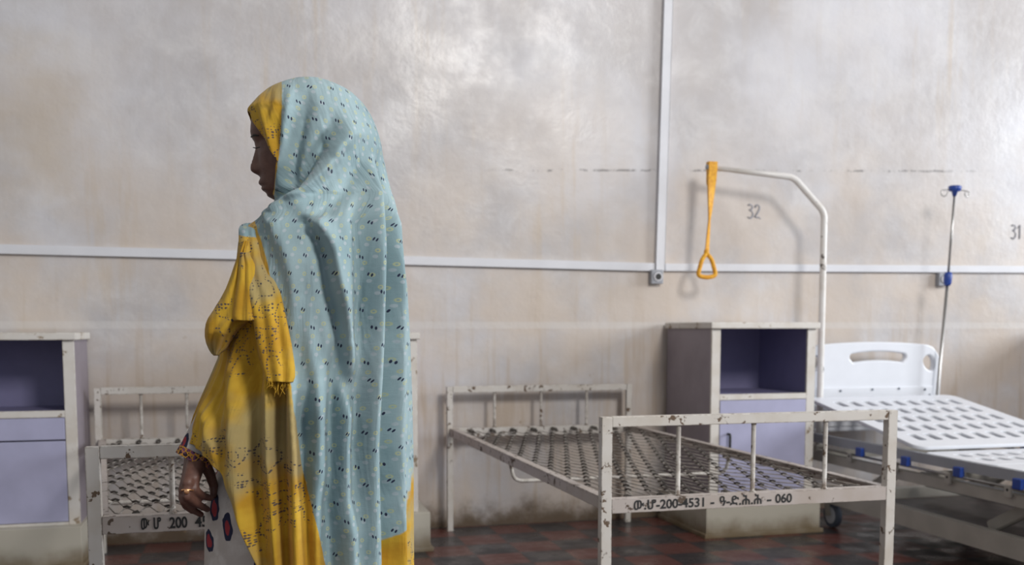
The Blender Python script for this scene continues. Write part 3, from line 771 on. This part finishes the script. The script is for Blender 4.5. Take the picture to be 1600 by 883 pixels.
ridge = [  # photo-space polylines of the real folds, amplitude (m), width (px)
    ([(452, 150), (446, 200), (441, 262), (436, 310)], .006, 7), ([(432, 150), (424, 200), (432, 240)], .004, 6),
    ([(410, 170), (425, 225), (437, 262)], .005, 6),
    ([(505, 235), (470, 280), (447, 302), (432, 318)], -.009, 5), ([(525, 250), (485, 298), (452, 316), (425, 334)], .009, 7),
    ([(478, 165), (462, 230), (450, 300)], -.010, 11), ([(545, 210), (505, 262), (470, 305), (440, 328)], .013, 12), ([(520, 200), (482, 255), (458, 305)], -.009, 9),
    ([(466, 322), (490, 345), (515, 390), (528, 470)], .009, 13), ([(572, 240), (540, 300), (500, 335), (455, 352)], -.008, 12),
    ([(475, 350), (492, 366), (506, 405), (516, 461), (532, 530), (545, 620)], -.015, 11),
    ([(500, 345), (520, 380), (535, 460), (550, 560)], .010, 11),
    ([(430, 345), (452, 400), (470, 480), (490, 600), (505, 760)], .008, 14),
    ([(585, 280), (590, 400), (586, 520), (578, 700), (580, 883)], .014, 11), ([(597, 260), (604, 380), (603, 520), (600, 700), (604, 883)], -.018, 8),
    ([(610, 330), (617, 450), (618, 600), (617, 720), (622, 883)], .014, 7), ([(628, 420), (629, 600), (630, 883)], -.010, 6),
    ([(560, 330), (566, 450), (558, 600), (548, 800)], -.010, 12), ([(548, 560), (538, 700), (548, 883)], .011, 13),
    ([(524, 560), (520, 683), (515, 786), (520, 883)], -.014, 13), ([(498, 620), (497, 720), (492, 883)], .008, 11),
    ([(470, 440), (478, 560), (488, 700)], -.007, 11),
    ([(421, 600), (421, 717), (434, 883)], .014, 7), ([(438, 600), (440, 717), (446, 883)], -.017, 9),
    ([(454, 575), (459, 717), (463, 883)], .016, 8), ([(472, 640), (476, 740), (484, 883)], -.009, 7),
    ([(398, 560), (396, 680), (408, 883)], -.012, 11), ([(372, 560), (365, 650), (368, 760), (395, 883)], .009, 12),
    ([(345, 590), (336, 660), (350, 740)], -.006, 10), ([(320, 640), (330, 690), (352, 740)], .006, 9)]
def fold(px, py):
    r = 0.0
    for pl, A, wd in ridge:
        ys = [q_[1] for q_ in pl]; y0, y1 = ys[0], ys[-1]
        if py < y0 - 30 or py > y1 + 30: 
            if not (y1 >= 880 and py > y1): continue
        xs_ = [q_[0] for q_ in pl]
        xl = interp(py, ys, xs_)
        fade = min(1, max(0, (py - y0 + 30) / 50)) * (1 if y1 >= 880 else min(1, max(0, (y1 + 30 - py) / 50)))
        j = max(0, min(len(ys) - 2, int(np.searchsorted(ys, py)) - 1))
        sl = (xs_[j + 1] - xs_[j]) / max(1, ys[j + 1] - ys[j])
        sl = max(-1.3, min(1.3, sl))
        dd = (px - xl) / sqrt(1 + sl * sl)
        r += 1.9 * A * fade * exp(-(dd / wd) ** 2)
    return r
Y2Z = ([0, 1500], [at(450, 0, PY_).z, at(450, 1500, PY_).z])
def signed_poly(px, py, poly):
    """distance (m) left of a polyline x(y)"""
    return (interp(py, [q_[1] for q_ in poly], [q_[0] for q_ in poly]) - px) * PXM
B_head = [(441, 100), (441, 180), (440, 262), (432, 300), (420, 318), (380, 330)]
B_body = [(380, 330), (398, 345), (415, 400), (440, 500), (456, 580), (461, 640), (470, 720), (489, 800), (510, 883), (560, 1040)]
def border(px, py, side):
    if side > 0:
        return max(signed_poly(px, py, B_body), -1) if py > 330 else signed_poly(px, py, B_head)
    if py <= 330: s_ = signed_poly(px, py, B_head)
    else: s_ = signed_poly(px, py, B_body)
    # lower right corner of the border
    xc = interp(py, [690, 715, 760, 800, 840, 883, 1000], [664, 646, 642, 637, 612, 586, 520])
    if py > 690: s_ = max(s_, (px - xc) * PXM * .75)
    return s_
cols_n, ys_ = 360, []
y_ = 121.5
while y_ < 1130:
    ys_.append(y_); y_ += .6 if y_ < 135 else (2.2 if y_ < 360 else (3.2 if y_ < 900 else 8))
hx_ = [hemx(q_) for q_ in range(1500)]
def hempx(py): return hx_[int(min(1499, max(0, py)))] if py > 670 else -1e9
def veil_pt(s, py):
    l = at(interp(py, *sL), py, PY_); r = at(interp(py, *sR), py, PY_)
    cx = (l.x + r.x) / 2; a = (r.x - l.x) / 2; bdep = interp(py, *bD)
    th0 = pi
    if 172 < py < 311:
        ex = at(interp(py, *eX), py, PY_ - bdep * .7).x
        cc = max(-1, min(1, (ex - cx) / a)); cc = math.copysign(abs(cc) ** (1 / .9), cc); th0 = math.acos(cc)
        k_ = min(1, (py - 172) / 8, (311 - py) / 12); k_ = k_ * k_ * (3 - 2 * k_); th0 = pi + (th0 - pi) * k_
    tn = -pi + 2 * pi * s; th = tn
    if abs(tn) > pi / 3: th = math.copysign(pi / 3 + (abs(tn) - pi / 3) * (th0 - pi / 3) / (pi * 2 / 3), tn)
    c_, s2 = cos(th), sin(th)
    e1 = .9 - (.22 * min(1, max(0, (py - 360) / 120)) * max(0, -c_) if th < 0 else 0)
    x = cx + a * (abs(c_) ** e1) * (1 if c_ > 0 else -1)
    y = PY_ + bdep * (abs(s2) ** e1) * (1 if s2 > 0 else -1)
    z = l.z + (r.z - l.z) * (x - l.x) / max(1e-6, (r.x - l.x))
    return x, y, z, th, a, bdep
bm = bmesh.new(); uvd = {}; bdd = {}; grid = []
colstop = [None] * (cols_n + 1)
def pxof(x, y, z):
    v_ = Vector((x, y, z)) - CO; d_ = v_.dot(FW)
    return 800 + F_PX * v_.dot(RT) / d_, PPY - F_PX * v_.dot(UP) / d_
vcount = 0; verts = []; uvs = []; bds = []; faces = []
prev = None
zend = []
for ci in range(cols_n + 1):
    s = ci / cols_n; colv = []
    th_d = 0
    pts = []
    for py in ys_:
        x, y, z, th, a, bdep = veil_pt(s, py)
        qx, qy = pxof(x, y, z)
        if th > 0: qy2 = py; qx2 = pxof(x, PY_, z)[0]
        else: qx2, qy2 = qx, qy
        pts.append((x, y, z, th, a, bdep, qx2, qy2, py))
    # hem: cut this column where it meets the hem line, resample so every column has the same count
    stop = len(pts) - 1
    for i, q_ in enumerate(pts):
        if q_[7] > 672 and q_[6] < hempx(q_[7]): stop = i; break
    endpy = pts[stop][8]
    zend.append(endpy)
# smooth the hem a little and rebuild
ze = zend[:]
for _ in range(3): ze = [ (ze[max(0, i - 1)] + ze[i] + ze[min(cols_n, i + 1)]) / 3 for i in range(cols_n + 1)]
NR = len(ys_)
for ci in range(cols_n + 1):
    s = ci / cols_n
    base_i = 0
    lim = ze[ci]
    # rows above 640 px are shared; below, rows are squeezed to end on the hem
    for ri, py0 in enumerate(ys_):
        py = py0 if py0 < 600 else 600 + (lim - 600) * (py0 - 600) / (ys_[-1] - 600)
        x, y, z, th, a, bdep = veil_pt(s, py)
        qx, qy = pxof(x, y, z); side = 1 if th > 0 else -1
        if side > 0: qx = pxof(x, PY_, z)[0]; qy = py
        n_ = Vector((cos(th) / a, sin(th) / bdep, 0)).normalized()
        amp = max(0, sin(-th)) if th < 0 else 0
        d = max(-.026, fold(qx, qy)) * min(1, amp * 2.2)
        # gentle unposed folds all round, strongest low down and behind
        low = min(1, max(0, (py - 330) / 300))
        d += low * .006 * sin(th * 17 + 1.5 * sin(py * .006)) * (1 if th > 0 else .25) + low * .002 * sin(th * 41 + py * .004)
        fadeTop = min(1, max(0, (py - 124) / 25))
        d *= fadeTop
        verts.append((x + n_.x * d, y + n_.y * d, z)); uvs.append(((th + pi / 2) * (a + bdep) / 2 * .97 + .5, z)); bds.append(border(qx, qy, side))
for ci in range(cols_n):
    for ri in range(NR - 1):
        i0 = ci * NR + ri; faces.append((i0, i0 + 1, i0 + NR + 1, i0 + NR))
def grid_mesh(name, verts, faces, uvs, bds, mat, parent, solid=.0016):
    me = bpy.data.meshes.new(name); me.from_pydata(verts, [], faces); me.update()
    ul = me.uv_layers.new(name='UVMap')
    li = np.zeros(len(me.loops), dtype=np.int32); me.loops.foreach_get('vertex_index', li)
    ul.data.foreach_set('uv', np.array(uvs, dtype=np.float32)[li].ravel())
    at_ = me.attributes.new('border', 'FLOAT', 'POINT'); at_.data.foreach_set('value', np.array(bds, dtype=np.float32))
    o = link(name, me, mat, parent, True)
    if solid:
        m = o.modifiers.new('thickness', 'SOLIDIFY'); m.thickness = solid; m.offset = -1
    return o
veil = grid_mesh('veil', verts, faces, uvs, bds, M_shawl, PER)

# near surface of the veil at a photo position
def veilY(px, py):
    l, r = interp(py, *sL), interp(py, *sR); c_ = (l + r) / 2; a = (r - l) / 2
    u = max(-1, min(1, (px - c_) / a)); return PY_ - interp(py, *bD) * sqrt(max(0, 1 - abs(u) ** 2.2))
def loft(name, rows, n, mat, parent, depth, gap, wob=.0, uvo=0.0, yf=None, seam=None, caps=True, blue_above=None, drape=None):
    """closed flattened tube through rows of (py, xl, xr)"""
    vv, uu, bb_ = [], [], []; ff = []
    R = len(rows)
    for ri, (py, xl, xr) in enumerate(rows):
        cpx = (xl + xr) / 2
        Yc = (yf(cpx, py) if yf else veilY(cpx, py)) - gap
        dp = depth(py) if callable(depth) else depth
        for kk in range(n):
            th = 2 * pi * kk / n
            ux = cpx + (xr - xl) / 2 * cos(th) * (1 if True else 0)
            Yk = Yc + dp * sin(th)
            if th > pi: Yk -= wob * sin(cos(th) * 7 + py * .015) * abs(sin(th))
            if drape: Yk += drape(ux, py, th)
            p_ = at(ux, py + 1.5 * sin(ux * .2) * wob * 100, Yk)
            vv.append(tuple(p_)); uu.append((p_.x + uvo, p_.z)); bb_.append(1.0 if blue_above is None else (py - blue_above - (ux - cpx) * .15) * PXM)
    for ri in range(R - 1):
        for kk in range(n):
            a_ = ri * n + kk; b_ = ri * n + (kk + 1) % n; ff.append((a_, b_, b_ + n, a_ + n))
    if caps: ff.append(tuple(range(n))[::-1])
    return grid_mesh(name, vv, ff, uu, bb_, mat, parent, solid=.0014)
def rows_from(tab, step=2.0):
    ys = [t[0] for t in tab]; out = []; y = ys[0]
    while y <= ys[-1] + .01:
        out.append((y, interp(y, ys, [t[1] for t in tab]), interp(y, ys, [t[2] for t in tab]))); y += step
    return out
# scarf end hanging over the shoulder
tail_tab = [(349, 384, 396), (352, 377, 401), (358, 374, 404), (370, 374, 406), (400, 374, 414), (430, 378, 426), (460, 386, 438), (500, 396, 447), (540, 403, 455), (575, 411, 460), (590, 415, 460), (597, 419, 457)]
tail = loft('scarf_end', rows_from(tail_tab), 48, M_shawl, PER, .014, .022, .004, .31, blue_above=371, caps=True)
# frayed threads at its end
b = MB()
for i in range(26):
    t = random.random(); x0 = 419 + 38 * t; Yt = veilY(438, 597) - .03
    L_ = random.uniform(4, 12) + (10 if .3 < t < .6 else 0)
    b.tube([at(x0, 594, Yt + random.uniform(-.005, .01)), at(x0 + random.uniform(-3, 3), 598 + L_ * .5, Yt), at(x0 + random.uniform(-6, 6), 599 + L_, Yt + random.uniform(-.004, .004))], .0007, 4)
b.build('fringe', M_yel, tail)
# bunched fold over the bent arm
f_tab = [(376, 381, 387), (392, 375, 386), (410, 369, 388), (430, 362, 391), (450, 354, 396), (470, 344, 400), (485, 335, 402), (497, 326, 400), (505, 322.5, 385), (515, 321, 374), (525, 321, 366), (535, 323, 359), (545, 327, 352), (552, 331, 344), (556, 335, 341)]
fold_o = loft('draped_fold', rows_from(f_tab), 48, M_yel, PER, lambda y: interp(y, [376, 430, 480, 520, 556], [.004, .03, .045, .045, .012]), .0, .006, .77, yf=lambda x, y: 1.965)
g_tab = [(395, 376, 388), (415, 374, 398), (440, 372, 402), (470, 367, 406), (485, 365, 410), (495, 364, 412), (501, 366, 414)]
loft('turned_hem', rows_from(g_tab), 40, M_yel, PER, lambda y: interp(y, [395, 440, 501], [.006, .014, .02]), 0, .003, .55, yf=lambda x, y: interp(y, [395, 501], [1.945, 1.915]))

# --- dress
def ring_loft(name, rows, n, mat, parent, amp=.0, nf=9):
    """rows: (centre, rx, ry) horizontal ellipses"""
    bm_ = bmesh.new(); rg = []
    for i, (c, rx, ry) in enumerate(rows):
        rg.append([bm_.verts.new(Vector(c) + Vector((cos(2 * pi * kk / n) * rx * (1 + amp * sin(nf * 2 * pi * kk / n + i * .05)), sin(2 * pi * kk / n) * ry * (1 + amp * sin(nf * 2 * pi * kk / n + i * .05)), 0))) for kk in range(n)])
    for a_, b_ in zip(rg, rg[1:]):
        for kk in range(n):
            f = bm_.faces.new((a_[kk], b_[kk], b_[(kk + 1) % n], a_[(kk + 1) % n])); f.smooth = True
    me = bpy.data.meshes.new(name); bm_.to_mesh(me); bm_.free(); return link(name, me, mat, parent, True)
rows = []
for z_, xl, xr, ry in ((1.12, .07, .23, .16), (1.0, .05, .25, .165), (.85, .02, .26, .165), (.74, -.035, .27, .17), (.68, -.070, .275, .17), (.62, -.089, .275, .17), (.5, -.093, .28, .175), (.3, -.105, .285, .18), (.06, -.12, .30, .19)):
    rows.append(((xl / 2 + xr / 2, PY_, z_), (xr - xl) / 2, ry))
rr = []
for (c0, a0_, b0_), (c1, a1_, b1_) in zip(rows, rows[1:]):
    for i in range(8):
        t = i / 8; rr.append((tuple(Vector(c0).lerp(Vector(c1), t)), a0_ + (a1_ - a0_) * t, b0_ + (b1_ - b0_) * t))
rr.append(rows[-1])
dress = ring_loft('dress', rr, 120, M_dress, PER, .012, 11)
# left sleeve
b = MB(); d_ = (wr - el).normalized()
sp = [sh + Vector((0, 0, .0)), (sh + el) / 2, el + Vector((.0, 0, -.01)), el.lerp(wr, .3), el.lerp(wr, .65), el.lerp(wr, .88), wr2 + d_ * .004, wr2 + d_ * .016]
b.tube([Vector(q_) for q_ in sp], [.056, .048, .040, .038, .035, .034, .0345, .035], 32, caps=False)
sl = b.build('sleeve', M_dress, dress, True)
# bracelet-like patterned cuff
k = NT('patterned_cuff', .8, .2); p = k.pos()
v = k.n('ShaderNodeTexVoronoi'); v.feature = 'DISTANCE_TO_EDGE'; v.inputs['Scale'].default_value = 110; k.put(v.inputs['Vector'], p)
k.color(k.mix(k.ramp(v.outputs[0], .05, .12), (.55, .27, .04), k.mix(k.ramp(k.noise(p, 70, 2), .45, .55), (.03, .02, .03), (.20, .07, .14)))); M_cuff = k.m
c0 = wr2 + d_ * .000; c1 = wr2 + d_ * .018
MB().tube([c0, c1], [.0355, .036], 32, caps=False).build('cuff', M_cuff, dress, True)
# sandals
for sy in (-1, 1):
    b = MB().box(-.06, .21, 2.11 + sy * .097 - .038, 2.11 + sy * .097 + .038, 0, .012, .005)
    b.build('sandal', M_dark, PER)
